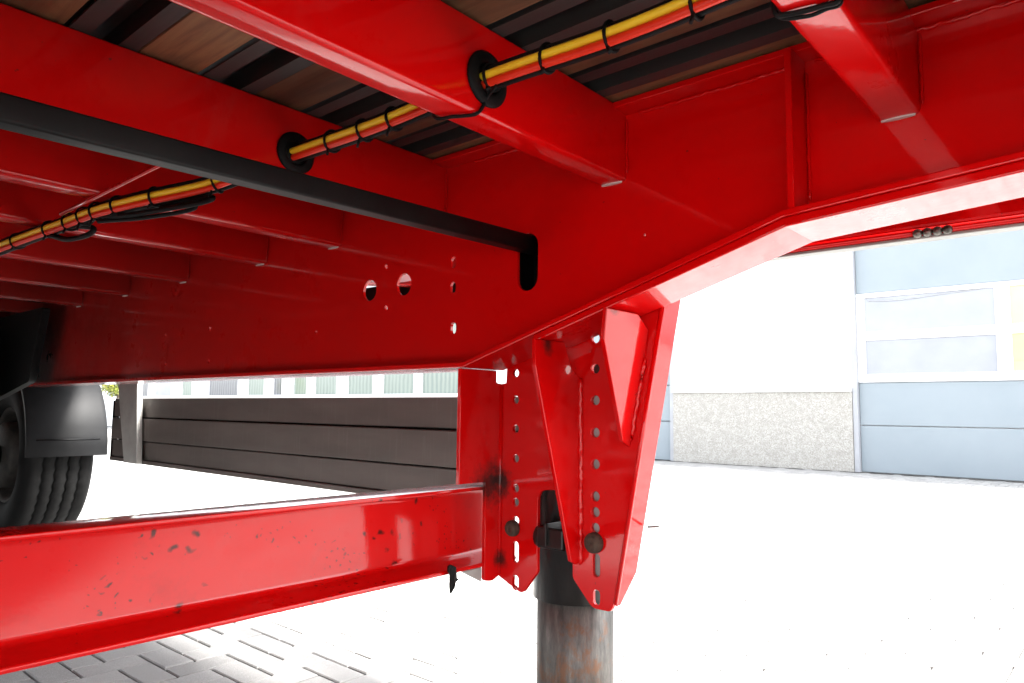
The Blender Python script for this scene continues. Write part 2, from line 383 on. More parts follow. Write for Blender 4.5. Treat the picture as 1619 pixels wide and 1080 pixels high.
# paved yard: herringbone concrete blocks on a sand bed
PX0, PX1, PY0, PY1 = -14.0, 3.0, -2.6, 11.55
bm = bmesh.new()
bm.faces.new([bm.verts.new(v) for v in ((PX0, PY0, -.016), (PX1, PY0, -.016), (PX1, PY1, -.016), (PX0, PY1, -.016))])
me = bpy.data.meshes.new('paving'); bm.to_mesh(me); bm.free()
paving = structure(link('paving', me, MT['sand']))
U = .1035; GX, GY = -2.455, 1.12
def paver_verts(L, W):
    g = .0036; b = .0035; hx, hy = L / 2 - g, W / 2 - g
    V = [(-hx, -hy, -.03), (hx, -hy, -.03), (hx, hy, -.03), (-hx, hy, -.03), (-hx, -hy, -b), (hx, -hy, -b), (hx, hy, -b), (-hx, hy, -b),
         (-hx + b, -hy + b, 0), (hx - b, -hy + b, 0), (hx - b, hy - b, 0), (-hx + b, hy - b, 0)]
    F = []
    for k in range(4):
        j = (k + 1) % 4; F.append((k, j, 4 + j, 4 + k)); F.append((4 + k, 4 + j, 8 + j, 8 + k))
    F.append((8, 9, 10, 11)); return np.array(V), F
VH, FP = paver_verts(2 * U, U); VV, _ = paver_verts(U, 2 * U)
cells = []
for a in range(int((PX0 - GX) / U), int((PX1 - GX) / U)):
    for b in range(int((PY0 - GY) / U), int((PY1 - GY) / U)):
        s = (a + b) % 4
        if s == 2: cells.append((GX + (a + 1) * U, GY + (b + .5) * U, 0))
        elif s == 0: cells.append((GX + (a + .5) * U, GY + (b + 1) * U, 1))
def in_view(c):
    p = project((c[0], c[1], 0)); return -20 < p[0] < 1640 and 560 < p[1] < 1100
vis = sorted([i for i, c in enumerate(cells) if in_view(c)], key=lambda i: cells[i][0] ** 2 + cells[i][1] ** 2)[:300]
visset = set(vis)
meH = bpy.data.meshes.new('paver_h'); meH.from_pydata(VH.tolist(), [], FP); meH.materials.append(MT['paver'])
meV = bpy.data.meshes.new('paver_v'); meV.from_pydata(VV.tolist(), [], FP); meV.materials.append(MT['paver'])
for i in vis:
    c = cells[i]; o = bpy.data.objects.new('paver', meV if c[2] else meH); COL.objects.link(o); o.parent = paving
    o.location = (c[0], c[1], random.uniform(-.0015, .0015)); o.rotation_euler = (random.gauss(0, .006), random.gauss(0, .006), random.gauss(0, .004))
rest = [c for i, c in enumerate(cells) if i not in visset]
AV = []; AF = []; nf = np.array(FP)
for k, c in enumerate(rest):
    B = VV if c[2] else VH
    tilt = rng.normal(0, .005, 2); z = rng.uniform(-.0015, .0015)
    v = B + np.array([c[0], c[1], z]); v[:, 2] += B[:, 0] * tilt[0] + B[:, 1] * tilt[1]
    AV.append(v); AF.append(nf + k * 12)
me = bpy.data.meshes.new('pavers'); me.from_pydata(np.concatenate(AV).tolist(), [], np.concatenate(AF).tolist())
o = link('pavers', me, MT['paver'], paving); o['kind'] = 'stuff'

# ================================================================== TRAILER
TR = thing('semi_trailer', 'red semi-trailer chassis with timber deck, seen from underneath its gooseneck', 'trailer', (0, 0, 0))
XR, XF = -10.4, 3.7                           # rear / front of the frame that is modelled
YW = 1.10                                    # inner face of the far main beam's web
YR = 1.70                                    # inner face of the side rail
YI, YO = 1.037, 1.163                        # inner / outer edge of its bottom flange
ZT = 1.388                                   # underside of the top flange
def beam_low(x, off=0.0):
    """underside of the bottom flange"""
    K = [(-20, .935), (-1.032, .935), (-.380, 1.135), (-.09, 1.157), (.35, 1.18), (9, 1.18)]
    for (xa, za), (xb, zb) in zip(K, K[1:]):
        if xa <= x <= xb: return za + (zb - za) * (x - xa) / (xb - xa) + off
def strip(x0, x1, t0, t1):
    xs = [x for x in (-1.06, -1.032, -1.005, -.41, -.380, -.35, -.09, .35) if x0 < x < x1]
    xs = [x0] + xs + [x1]
    return [(x, beam_low(x, t0)) for x in xs] + [(x, beam_low(x, t1)) for x in reversed(xs)]
FT = .011
web_out = [(XR, beam_low(XR, FT - .001))] + [(x, beam_low(x, FT - .001)) for x in (-1.032, -.380, -.09, .35, XF)] + [(XF, ZT + .002), (XR, ZT + .002)]
wp = lambda px, py: (pY(px, py, YW).x, pY(px, py, YW).z)
holes = [slot(-.917, 1.146, .0265, .058), ]
for (px, py, r) in ((584.5, 459.5, .0255), (638.5, 450, .0255)):
    c = wp(px, py); holes.append(circle(c[0], c[1], r, 24))
for (px, py, r) in ((610, 422, .0055), (610, 487, .0055), (332, 520, .006), (330, 572, .006), (262, 576, .006), (262, 530, .004), (1019, 372, .002), (500, 525, .004)):
    c = wp(px, py); holes.append(circle(c[0], c[1], r, 10))
for (px, py) in ((717, 415), (716, 455), (716.5, 519)):
    c = wp(px, py); holes.append(slot(c[0], c[1], .008, .0125, 6))
beam = plate('main_beam', web_out, holes, 'XZ', YW, .008, MT['red'], TR)
plate('bottom_flange', strip(XR, XF, 0, FT), [], 'XZ', YI, YO - YI, MT['red'], beam, .002, 2)
plate('flange_doubler', strip(-.852, XF, -.0145, -.0005), [], 'XZ', YI + .002, YO - YI - .004, MT['red'], beam, .0025, 2)
box('top_flange', XR, XF, YW - .042, YW + .07, ZT, ZT + .0115, MT['red'], beam, .002)
# vertical rib on the web and its welds
plate('web_stiffener', [(YI + .002, beam_low(-.37, FT)), (YW + .001, beam_low(-.37, FT)), (YW + .001, ZT), (YI + .002, ZT)], [], 'YZ', -.376, .010, MT['red'], beam)
weld('weld_bead', (-.363, YW - .002, 1.17), (-.363, YW - .002, 1.37), .0022, beam, MT['red'])
weld('weld_bead', (-.66, YW - .001, ZT - .003), (-.39, YW - .001, ZT - .003), .0028, beam, MT['red'], .5)
weld('weld_bead', (-1.07, YW - .001, ZT - .003), (-.80, YW - .001, ZT - .003), .0028, beam, MT['red'], .5)
weld('weld_bead', (-.35, YW - .001, ZT - .003), (.6, YW - .001, ZT - .003), .0028, beam, MT['red'], .5)
# near main beam (behind the camera, shades and reflects)
YN = .015
nb = plate('main_beam', web_out, [], 'XZ', YN - .008, .008, MT['red'], TR)
plate('bottom_flange', strip(XR, XF, 0, FT), [], 'XZ', YN - .067, .126, MT['red'], nb, .002, 2)
box('top_flange', XR, XF, YN - .07, YN + .042, ZT, ZT + .0115, MT['red'], nb, .002)

# unseen plate added under the gooseneck to block light from the front
plate('light_block_plate', [(.10, YN - .06), (XF - .02, YN - .06), (XF - .02, YO - .004), (.10, YO - .004)], [], 'XY', beam_low(1.0) - .026, .010, MT['red'], TR)
box('front_beam', XF + .001, XF + .06, YN - .60, YR + .05, 1.155, 1.46, MT['red'], TR, .006)

# crossbeams between the beams, outriggers beyond, side rail
ZC0, ZC1 = 1.265, 1.3995
xr = [-.2115, -.686, -1.156, -1.541, -1.900, -2.389, -2.866, -3.348, -3.825, -4.35, .27, .75, 1.25, 1.75, 2.25, 2.75, 3.25]
CW = .055
def crossbeam(x):
    # rectangular tube along Y with rounded long edges; the end is coped upward at the bottom
    prof = fillet([(x - CW, ZC0), (x, ZC0), (x, ZC1), (x - CW, ZC1)], [.009, .009, .004, .004], 4)
    bm = bmesh.new(); ys = [YN + .001, YW - .016, YW - .0005]; rings = []
    for k, y in enumerate(ys):
        rings.append([bm.verts.new((u, y, v)) for u, v in prof])
    n = len(prof)
    for A, B in zip(rings, rings[1:]):
        for k in range(n):
            f = bm.faces.new((A[k], A[(k + 1) % n], B[(k + 1) % n], B[k])); f.smooth = True
    bm.faces.new(rings[0]); bm.faces.new(list(reversed(rings[-1])))
    bmesh.ops.recalc_face_normals(bm, faces=bm.faces)
    for e in bm.edges:
        e.smooth = not (len(e.link_faces) == 2 and e.calc_face_angle() > .6)
    me = bpy.data.meshes.new('crossbeam'); bm.to_mesh(me); bm.free()
    o = link('crossbeam', me, MT['red'], TR)
    for f in o.data.polygons: f.use_smooth = True
    bm = bmesh.new(); lens = [(x - CW * .5 + (CW * .40) * math.cos(a), YW - .0060 + .0042 * math.sin(a)) for a in [2 * math.pi * k / 20 for k in range(20)]]  # pale lens-shaped piece under the crossbeam's far end
    lo = [bm.verts.new((u, v, ZC0 - .0022)) for u, v in lens]; hi = [bm.verts.new((u, v, ZC0 + .004)) for u, v in lens]
    bm.faces.new(list(reversed(lo))); bm.faces.new(hi)
    for k in range(20): bm.faces.new((lo[k], lo[(k + 1) % 20], hi[(k + 1) % 20], hi[k]))
    me = bpy.data.meshes.new('end_lens'); bm.to_mesh(me); bm.free(); link('end_lens', me, MT['pale_end'], o)
    weld('weld_bead', (x + .003, YW - .003, ZC0 + .012), (x + .003, YW - .003, ZC1 - .02), .0022, o, MT['red'])
    return o
cbs = [crossbeam(x) for x in xr]

for x in xr:
    plate('outrigger', [(YW + .008, 1.22), (YR - .001, 1.285), (YR - .001, ZC1), (YW + .008, ZC1)], [], 'YZ', x - .042, .008, MT['red'], TR)
    ol = poly_plate('outrigger_lip', [(x - .046, YW + .009, 1.217), (x + .008, YW + .009, 1.217), (x + .008, YR - .002, 1.282), (x - .046, YR - .002, 1.282)], (0, -.11, .994), .006, MT['red'], TR)
# side rail: a rolled channel, open inward, with a bead at its lower edge
rl = box('side_rail', -1.45, XF, YR, YR + .05, 1.245, 1.455, MT['red'], TR, .006)
box('side_rail', XR, -1.4505, YR, YR + .05, 1.378, 1.455, MT['red'], TR, .006)
box('lower_rail', XR, -1.4505, YR, YR + .05, 1.245, 1.309, MT['black_steel'], TR, .006)
tube('rail_bead', [(XR, YR + .012, 1.238), (XF, YR + .012, 1.238)], .010, MT['red'], rl)
box('rail_seal', XR, XF, YR + .006, YR + .044, 1.2215, 1.2285, MT['galv'], rl, .002)
for k in range(4):
    x = -.352 + k * .0185
    lathe('cable_clamp', [(.003, 0), (.0080, .003), (.0098, .009), (.0080, .015), (.003, .018)], 'X', (x, YR - .0005, 1.2330), MT['steel'], rl, 16, False)
box('side_rail', XR, XF, YN - .60, YN - .55, 1.235, 1.455, MT['red'], TR, .006)

# timber deck: hardwood boards alternating with inverted steel hat profiles
def deck():
    k0 = -6; y = .338 - .2 * 6
    ZB = 1.4005
    prof_mesh = None
    for i in range(14):
        ya = .338 + .2 * (i - 6); yb = ya + .095
        if yb > YR: break
        if ya > YN - .56:
            # hat profile, open below: lip, wall, crown, wall, lip
            P = [(ya, ZB), (ya + .027, ZB), (ya + .027, ZB + .034), (yb - .027, ZB + .034), (yb - .027, ZB), (yb, ZB), (yb, ZB + .004), (yb - .023, ZB + .004), (yb - .023, ZB + .038), (ya + .023, ZB + .038), (ya + .023, ZB + .004), (ya, ZB + .004)]
            bm = bmesh.new()
            A = [bm.verts.new((XR, p[0], p[1])) for p in P]; B = [bm.verts.new((XF, p[0], p[1])) for p in P]
            for k in range(12): bm.faces.new((A[k], A[(k + 1) % 12], B[(k + 1) % 12], B[k]))
            bm.faces.new(A); bm.faces.new(list(reversed(B))); box_bm(bm, XR, XF, ya - .012, yb + .012, ZB + .0395, ZB + .0435); bmesh.ops.recalc_face_normals(bm, faces=bm.faces)
            me = bpy.data.meshes.new('deck_profile'); bm.to_mesh(me); bm.free(); link('deck_profile', me, MT['profile'], TR)
        wa, wb = max(yb + .004, YN - .548), min(ya + .2 - .004, YR - .003)
        if wb - wa > .02:
            cuts = sorted([XR, XF] + [-7.6 + 2.55 * j + (i % 3) * .83 for j in range(5) if XR < -7.6 + 2.55 * j + (i % 3) * .83 < XF - .3])
            cuts = [XR] + [c for c in cuts[1:-1]] + [XF]
            for xa, xb in zip(cuts, cuts[1:]):
                dz = random.uniform(0, .003)
                box('deck_board', xa + .0001, xb - .0001, wa + random.uniform(0, .0015), wb - random.uniform(0, .0015), ZB + .002 + dz, ZB + .034 + dz, MT['wood'], TR, .0015, 1)
deck()

# ------------------------------------------------ landing leg bracket (hangs under the bottom flange)
YM = YO                                      # plane of the bracket's main plate
bp = lambda px, py: (pY(px, py, YM).x, pY(px, py, YM).z)
xl = -1.041
tR = bp(1050, 486); bR = bp(972, 955)
rb = bp(985, 900)
out = [(xl, .505), bp(825, 940), bp(849, 905), bp(850, 775), bp(903, 775), bp(905, 914), bp(936, 962), bp(966, 968), rb, tR,
       (xl, beam_low(xl, -.001))]
out[9] = (tR[0] + .004, beam_low(tR[0] + .004, .006))
out = [out[0], out[1], out[2], out[3], out[4], out[5], out[6], out[7], out[8], out[9], (-.70, beam_low(-.70, .006)), (-.87, beam_low(-.87, .006)), (-1.024, .943), (-1.026, .908), (xl, .906)]
out = fillet(out, [.004, .012, .004, .022, .006, .006, .012, .008, 0, 0, 0, 0, 0, 0, 0], 5)
bh = []
for py in (590, 632, 678, 725, 772, 794, 823): c = bp(815, py); bh.append(circle(c[0], c[1], .0085, 14))
for py in (535, 583, 633, 684, 734, 785, 810, 835): c = bp(941, py); bh.append(circle(c[0], c[1], .0095, 14))
for px, py, hh in ((814.5, 873, .0215), (814.5, 921, .0145), (942.5, 894, .0215), (942.5, 945, .0145)): c = bp(px, py); bh.append(slot(c[0], c[1], .008, hh, 6))
brk = plate('leg_bracket', out, bh, 'XZ', YM + .0005, .009, MT['red_bracket'], TR)
# left flange, folded towards the middle of the trailer
plate('bracket_flange', fillet([(YI + .002, .702), (YI + .002, beam_low(xl) - .0015), (YM - .016, beam_low(xl) - .0015), (YM - .016, .908), (YM + .004, .906), (YM + .004, .508), (YM - .02, .498), (1.118, .502), (1.118, .702)], [0, 0, 0, .004, 0, 0, .006, .006, 0], 3), [], 'YZ', xl - .006, .009, MT['red_bracket'], brk)
tube('fold_edge', [(xl + .003, YM - .001, .512), (xl + .003, YM - .001, .905)], .0045, MT['red_bracket'], brk)
plate('lower_gusset', [(1.06, .5285), (1.117, .5285), (1.117, .500)], [], 'YZ', xl - .012, .008, MT['galv'], brk)
# right flange, folded outward along the slanted edge
up = (Vector((tR[0], YM, tR[1])) - Vector((rb[0], YM, rb[1]))).normalized()
nrm = Vector((0, 1, 0)).cross(up); nrm = nrm if nrm.x < 0 else -nrm
p_ft = Vector((tR[0], YM, tR[1])); p_fb = p_ft - up * ((tR[1] - bR[1] + .004) / up.z)
poly_plate('bracket_flange', [p_fb + Vector((0, .001, 0)), p_fb + Vector((0, .012, .0)), p_fb + up * .055 + Vector((0, .052, 0)), p_ft + Vector((0, .058, 0)) + up * .10, p_ft + Vector((0, .012, 0)) + up * .10, p_ft + Vector((0, .009, 0)), p_ft], nrm, .009, MT['red_bracket'], brk, .002)
tube('fold_edge', [p_fb + nrm * .004 + up * .004, p_ft + nrm * .004], .0045, MT['red_bracket'], brk)
# triangular gusset, its weld on the main plate
xg = -.831
gp = lambda px, py: (pX(px, py, xg).y, pX(px, py, xg).z)
g = [gp(846, 548), gp(846, 577), gp(903, 888), gp(911, 893), (YM, gp(918, 890)[1]), (YM, gp(918, 600)[1]), gp(904, 583), gp(893, 540)]
g[0] = (g[0][0], beam_low(xg, -.016)); g[-1] = (g[-1][0], beam_low(xg, -.016))
plate('gusset', g, [], 'YZ', xg - .008, .008, MT['red_bracket'], brk, .0015)
weld('weld_bead', (xg + .002, YM - .002, gp(918, 598)[1]), (xg + .002, YM - .002, gp(918, 892)[1]), .0045, brk, MT['red_bracket'], .3)
# five-sided gusset parallel to the slanted edge
W1 = pY(997, 704, YM); W2 = pY(1020, 565, YM); d = (W2 - W1).normalized(); gn = Vector((0, 1, 0)).cross(d); gn = gn if gn.x < 0 else -gn
q = lambda px, py: pPl(px, py, W1, gn)
pts = [q(960, 487), q(955.5, 537), q(985, 698), W1 - d * .004, W2, W2 + d * .05 + Vector((0, -.004, 0)), q(1009, 497)]
poly_plate('gusset', pts, gn, .009, MT['red_bracket'], brk, .0015)
weld('weld_bead', W1 + Vector((.002, -.003, .006)), W2 + Vector((.002, -.003, 0)), .0042, brk, MT['red_bracket'], .3)
# bolts
for (px, py, r) in ((812, 835, .0165), (940.5, 858, .0195)):
    c = bp(px, py)
    lathe('bolt_head', [(.0005, -.016), (r * .72, -.0145), (r * .97, -.009), (r, -.004), (r, .001), (.0005, .001)], 'Y', (c[0], YM, c[1]), MT['rustbolt'], brk, 22)
c = bp(1015, 838); tube('pin', [(c[0] + .006, YM + .05, c[1] + .001), (c[0] - .02, YM + .055, c[1] - .003)], .002, MT['steel'], brk, 6)

# ------------------------------------------------ landing leg
LX, LY = -.918, YM + .105
leg = lathe('landing_leg', [(.0, .985), (.089, .985), (.089, .468), (.0825, .466), (.0825, .980)], 'Z', (LX, LY, 0), MT['black_leg'], TR, 48, False)
lathe('inner_tube', [(.0, .55), (.0795, .55), (.0795, .045), (.0, .045)], 'Z', (LX, LY, 0), MT['legtube'], leg, 48, False)
box('foot', LX - .15, LX + .15, LY - .13, LY + .13, .0015, .045, MT['legtube'], leg, .008)
box('mounting_flange', -.826, -.768, YM + .0115, YM + .019, .512, .915, MT['galv'], leg, .002)
c = pY(861, 848, YM - .012)
bm = bmesh.new()
box_bm(bm, c.x - .002, c.x + .062, YM - .035, YM + .03, c.z - .019, c.z + .022, .004)
box_bm(bm, c.x + .020, c.x + .026, YM - .041, YM + .02, c.z - .012, c.z + .030, .001)
me = bpy.data.meshes.new('lug'); bm.to_mesh(me); bm.free(); link('lug', me, MT['black_leg'], leg)
lathe('lug_eye', [(.006, -.012), (.013, -.011), (.021, -.009), (.0215, .008), (.006, .009)], 'X', (c.x - .004, YM - .012, c.z), MT['black_leg'], leg, 24)

# ------------------------------------------------ lower cross member between the two legs (channel, open forward)
ZL0, ZL1 = .5295, .6925; XFL = -1.043; XWB = -1.112
cp = fillet([(XWB - .008, ZL0), (XFL, ZL0), (XFL, ZL0 + .008), (XWB, ZL0 + .014), (XWB, ZL1 - .013), (XFL, ZL1 - .008), (XFL, ZL1), (XWB - .008, ZL1)],
            [.002, .002, .004, .012, .012, .004, .002, .002], 4)
bm = bmesh.new(); ys = [YN - .1, YM + .06]
A = [bm.verts.new((p[0], ys[0], p[1])) for p in cp]; B = [bm.verts.new((p[0], ys[1], p[1])) for p in cp]
for k in range(len(cp)):
    bm.faces.new((A[k], A[(k + 1) % len(cp)], B[(k + 1) % len(cp)], B[k]))
bm.faces.new(A); bm.faces.new(list(reversed(B))); bmesh.ops.recalc_face_normals(bm, faces=bm.faces)
for e in bm.edges: e.smooth = not (len(e.link_faces) == 2 and e.calc_face_angle() > .5)
me = bpy.data.meshes.new('lower_cross_member'); bm.to_mesh(me); bm.free()
lcm = link('lower_cross_member', me, MT['red_rust'], TR)
for f in lcm.data.polygons: f.use_smooth = True

# ------------------------------------------------ black bar into the slot
bz1, bz0 = 1.183, 1.166
bm = bmesh.new(); pr = fillet([(-.0145, -.0165), (.0145, -.0165), (.0145, .0165), (-.0145, .0165)], .004, 3); rings = []
for y, zc in ((YN - .2, bz0 - .006), (.21, bz0), (YW + .05, bz1)):
    rings.append([bm.verts.new((-.917 + u, y, zc + v)) for u, v in pr])
n = len(pr)
for A, B in zip(rings, rings[1:]):
    for k in range(n): f = bm.faces.new((A[k], A[(k + 1) % n], B[(k + 1) % n], B[k])); f.smooth = True
bm.faces.new(rings[0]); bm.faces.new(list(reversed(rings[-1]))); bmesh.ops.recalc_face_normals(bm, faces=bm.faces)
me = bpy.data.meshes.new('brake_shaft'); bm.to_mesh(me); bm.free(); link('black_shaft', me, MT['black_steel'], TR)
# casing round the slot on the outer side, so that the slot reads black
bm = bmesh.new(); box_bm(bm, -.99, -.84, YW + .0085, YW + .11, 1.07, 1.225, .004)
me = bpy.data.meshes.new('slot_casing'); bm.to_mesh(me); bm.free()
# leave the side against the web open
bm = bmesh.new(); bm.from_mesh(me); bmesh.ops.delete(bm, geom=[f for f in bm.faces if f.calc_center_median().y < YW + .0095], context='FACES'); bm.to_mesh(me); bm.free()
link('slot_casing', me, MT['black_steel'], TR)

# ------------------------------------------------ hose and cable bundle
path = smooth_path([(.9, .728, 1.318), (.2, .728, 1.318), (-.23, .729, 1.316), (-.45, .729, 1.311), (-.686, .727, 1.318), (-.92, .724, 1.311), (-1.156, .718, 1.314), (-1.25, .672, 1.286), (-1.32, .632, 1.264),
                    (-1.455, .568, 1.247), (-1.604, .542, 1.244), (-1.774, .536, 1.244), (-2.172, .518, 1.244), (-2.8, .505, 1.242), (-3.6, .50, 1.245)], 8)
def offs(dy, dz, wob=0, f=9, ph=0): return [p + Vector((0, dy + wob * math.sin(p.x * f + ph), dz + wob * math.cos(p.x * f * 1.3 + ph))) for p in path]
cb = tube('cable_bundle', offs(.004, .006), .0100, MT['rubber'], TR, 12)
tube('black_cable', offs(-.005, .0125, .0012, 7), .0050, MT['rubber'], cb, 8)
tube('black_cable', offs(.006, -.007, .0012, 6, 2), .0060, MT['rubber'], cb, 8)
tube('yellow_hose', offs(-.0105, .0030, .0006, 5, 1), .0057, MT['yellow'], cb, 12)
tube('red_hose', offs(-.0075, -.0080, .0006, 5, .4), .0057, MT['redhose'], cb, 12)
def path_at(x): return min(path, key=lambda p: abs(p.x - x))
for x in (-.36, -.475, -.575, -.675, -.79, -.885, -.96, -1.05, -1.30, -1.42, -1.52, -1.60, -1.66, -1.74, -1.85, -2.05, -2.25):
    i = min(range(len(path)), key=lambda k: abs(path[k].x - x)); p = path[i].copy(); t = (path[min(i + 1, len(path) - 1)] - path[max(i - 1, 0)]).normalized()
    p += t * ((x - p.x) / t.x)
    e1 = Vector((0, 0, 1)); e1 = (e1 - t * e1.dot(t)).normalized(); e2 = t.cross(e1)
    sk = random.uniform(-.15, .15)
    loop = []
    for k in range(18):
        a = 2 * math.pi * k / 18; yy = .0180 * math.cos(a) ; zz = .0185 * math.sin(a)
        loop.append(p + e2 * (yy if e2.y > 0 else -yy) + e1 * (zz + .002) + t * (sk * zz))
    tube('cable_tie', loop, .0024, MT['rubber'], cb, 6, closed=True)
    tube('tie_tail', [p + Vector((0, -.010, -.015)), p + Vector((.002 + random.uniform(-.004, .004), -.014, random.uniform(-.032, -.021)))], .0024, MT['rubber'], cb, 6)
# spare loops of black cable tied to the bundle
tube('cable_loop', smooth_path([(-1.62, .54, 1.240), (-1.50, .56, 1.225), (-1.36, .60, 1.226), (-1.30, .625, 1.232), (-1.31, .634, 1.243), (-1.40, .60, 1.240), (-1.52, .56, 1.236)], 8), .0055, MT['rubber'], cb, 8)
tube('cable_loop', smooth_path([(-1.60, .545, 1.226), (-1.47, .575, 1.217), (-1.36, .612, 1.220), (-1.345, .622, 1.230), (-1.42, .592, 1.232)], 8), .0045, MT['rubber'], cb, 8)
tube('cable_loop', smooth_path([(-1.86, .53, 1.236), (-1.78, .545, 1.215), (-1.70, .56, 1.216), (-1.69, .566, 1.230), (-1.74, .548, 1.240)], 8), .006, MT['rubber'], cb, 8)
tube('cable_loop', smooth_path([(-1.78, .545, 1.26), (-1.60, .585, 1.262), (-1.45, .625, 1.264), (-1.30, .66, 1.28)], 6), .006, MT['rubber'], cb, 8)
a1 = pZ(258, 258, 1.262); a2 = pZ(150, 312, 1.250)
tube('brake_pipe', [a1 + (a1 - a2) * .12, a1, a2, a2 + (a2 - a1) * .6], .004, MT['red'], TR, 8)
# rubber grommets where the bundle passes the crossbeams
for x, y, z, r in ((xr[1], .727, 1.320, .036), (xr[2], .716, 1.316, .034), (xr[0], .729, 1.318, .034)):
    lathe('grommet', [(.021, .000), (r + .004, .0005), (r + .005, .003), (r + .001, .0055), (.026, .008), (.0215, .006)], 'X', (x, y, z), MT['rubber'], cb, 32)
    lathe('grommet', [(.0005, .001), (.025, .001), (.025, .002), (.0005, .002)], 'X', (x, y, z), MT['rubber'], cb, 24)
# loose wire hanging over the first crossbeam, tie round the next one
xa = xr[1]
tube('tie_wire', smooth_path([(xa + .03, .716, 1.299), (xa + .006, .722, 1.29), (xa + .003, .716, 1.274), (xa - .002, .706, 1.2625), (xa - .03, .690, 1.2615), (xa - CW + .002, .679, 1.2625), (xa - CW - .004, .676, 1.29)], 6), .0026, MT['rubber'], TR, 6)
xc = xr[0]
tube('tie_wire', smooth_path([(xc + .003, .738, 1.30), (xc + .002, .737, 1.266), (xc - .012, .732, 1.2615), (xc - .045, .7255, 1.2615), (xc - CW - .003, .722, 1.268), (xc - CW - .003, .722, 1.31)], 6), .003, MT['rubber'], TR, 6)
tube('tie_wire', smooth_path([(xc + .003, .744, 1.30), (xc + .002, .744, 1.266), (xc - .012, .741, 1.262), (xc - .030, .733, 1.257), (xc - CW - .003, .727, 1.266), (xc - CW - .003, .727, 1.31)], 6), .0022, MT['rubber'], TR, 6)

# ------------------------------------------------ side guard (aluminium boards on posts)
YG = 1.725; GX0, GX1 = -4.61, -1.15
for z0, z1, dy in ((.787, .893, 0), (.658, .780, -.010), (.556, .652, 0)):
    g_ = box('guard_board', GX0, GX1, YG + dy, YG + dy + .024, z0, z1, MT['guard'], TR, .003)
box('guard_board', GX0, GX1, YG - .012, YG + .026, .532, .553, MT['guard'], TR, .003)
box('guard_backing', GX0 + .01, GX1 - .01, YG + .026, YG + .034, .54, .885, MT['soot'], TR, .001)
box('guard_end_cap', GX0 - .012, GX0 - .0005, YG - .006, YG + .030, .532, .88, MT['rubber'], TR, .002)
for (xa_, xb_, xc_, xd_) in ((-4.455, -4.195, -4.315, -4.145), (-1.40, -1.20, -1.34, -1.22)):
    ps = plate('guard_post', [(xc_, .536), (xd_, .536), (xb_, .955), (xb_, 1.30), (xa_, 1.30), (xa_, .955)], [], 'XZ', YG - .046, .03, MT['galv'], TR, .002)

# ------------------------------------------------ wheel, mudguard, suspension at the far left
WX, WZ = -5.435, .535; WY0, WY1 = 1.368, 1.752
def tyre():
    hw = (WY1 - WY0) / 2; yc = (WY0 + WY1) / 2
    prof = [(.285, -hw * .72), (.32, -hw * .86), (.40, -hw * .99), (.455, -hw), (.495, -hw * .96), (.522, -hw * .87)]
    kinds = [0] * len(prof)
    gro = [-.098, -.034, .034, .098]; last = -hw * .8
    prof.append((.530, last)); kinds.append(0)
    for gx in gro:
        for dx, r in ((-.0065, .531), (-.0045, .523), (.0045, .523), (.0065, .531)): prof.append((r + (.003 if abs(gx) < .05 and r > .525 else 0), gx + dx)); kinds.append(1)
    prof.append((.530, -last)); kinds.append(0)
    for r, h in ((.522, hw * .87), (.495, hw * .96), (.455, hw), (.40, hw * .99), (.32, hw * .86), (.285, hw * .72)): prof.append((r, h)); kinds.append(0)
    def fn(j, r, h, i):
        if kinds[j]: h += .0042 * (abs(((i / 4) % 1) - .5) * 4 - 1)
        return r, h
    return lathe('tyre', prof, 'Y', (WX, yc, WZ), MT['tyre'], None, 200, True, fn)
yc = (WY0 + WY1) / 2
wh = lathe('wheel', [(.0, -.02), (.09, -.02), (.11, .02), (.20, .06), (.262, .045), (.272, -.13), (.292, -.150), (.300, -.146), (.288, -.12), (.284, .12), (.296, .146), (.285, .15), (.27, .09), (.20, .085), (.0, .085)], 'Y', (WX, yc, WZ), MT['chain_hub'], TR, 64, True)
ty = tyre(); ty.parent = wh
lathe('brake_drum', [(.0, -.16), (.17, -.16), (.205, -.14), (.205, .0), (.0, .0)], 'Y', (WX, yc - .03, WZ), MT['chain_hub'], TR, 40, False)
tube('axle', [(WX, yc - .19, WZ), (WX, -.75, WZ)], .063, MT['black_steel'], TR, 20)
# mudguard shell
def mudguard():
    bm = bmesh.new(); rings = []
    prof = [(.566, 1.352), (.584, 1.352), (.590, 1.372), (.590, 1.765), (.582, 1.790), (.560, 1.794), (.560, 1.788), (.577, 1.784), (.584, 1.762), (.584, 1.374), (.579, 1.358), (.566, 1.358)]
    n = 40
    for i in range(n + 1):
        a = math.radians(0 + 165 * i / n); bul = .004 if .10 < i / n * 165 / 60 < .16 else 0
        z_ex = 0
        rings.append([bm.verts.new((WX + (r + bul) * math.cos(a), y, WZ + .012 + (r + bul) * math.sin(a))) for r, y in prof])
    m = len(prof)
    for A, B in zip(rings, rings[1:]):
        for k in range(m): f = bm.faces.new((A[k], A[(k + 1) % m], B[(k + 1) % m], B[k])); f.smooth = True
    bm.faces.new(rings[0]); bm.faces.new(list(reversed(rings[-1]))); bmesh.ops.recalc_face_normals(bm, faces=bm.faces)
    for e in bm.edges: e.smooth = not (len(e.link_faces) == 2 and e.calc_face_angle() > .7)
    me = bpy.data.meshes.new('mudguard'); bm.to_mesh(me); bm.free(); return link('mudguard', me, MT['plastic'], TR)
mg = mudguard()
zz = .645; xx = WX + math.sqrt(.592 ** 2 - (zz - WZ - .012) ** 2)
tube('mudguard_rib', [(xx, 1.40, zz), (xx, 1.74, zz)], .005, MT['plastic'], mg, 8)
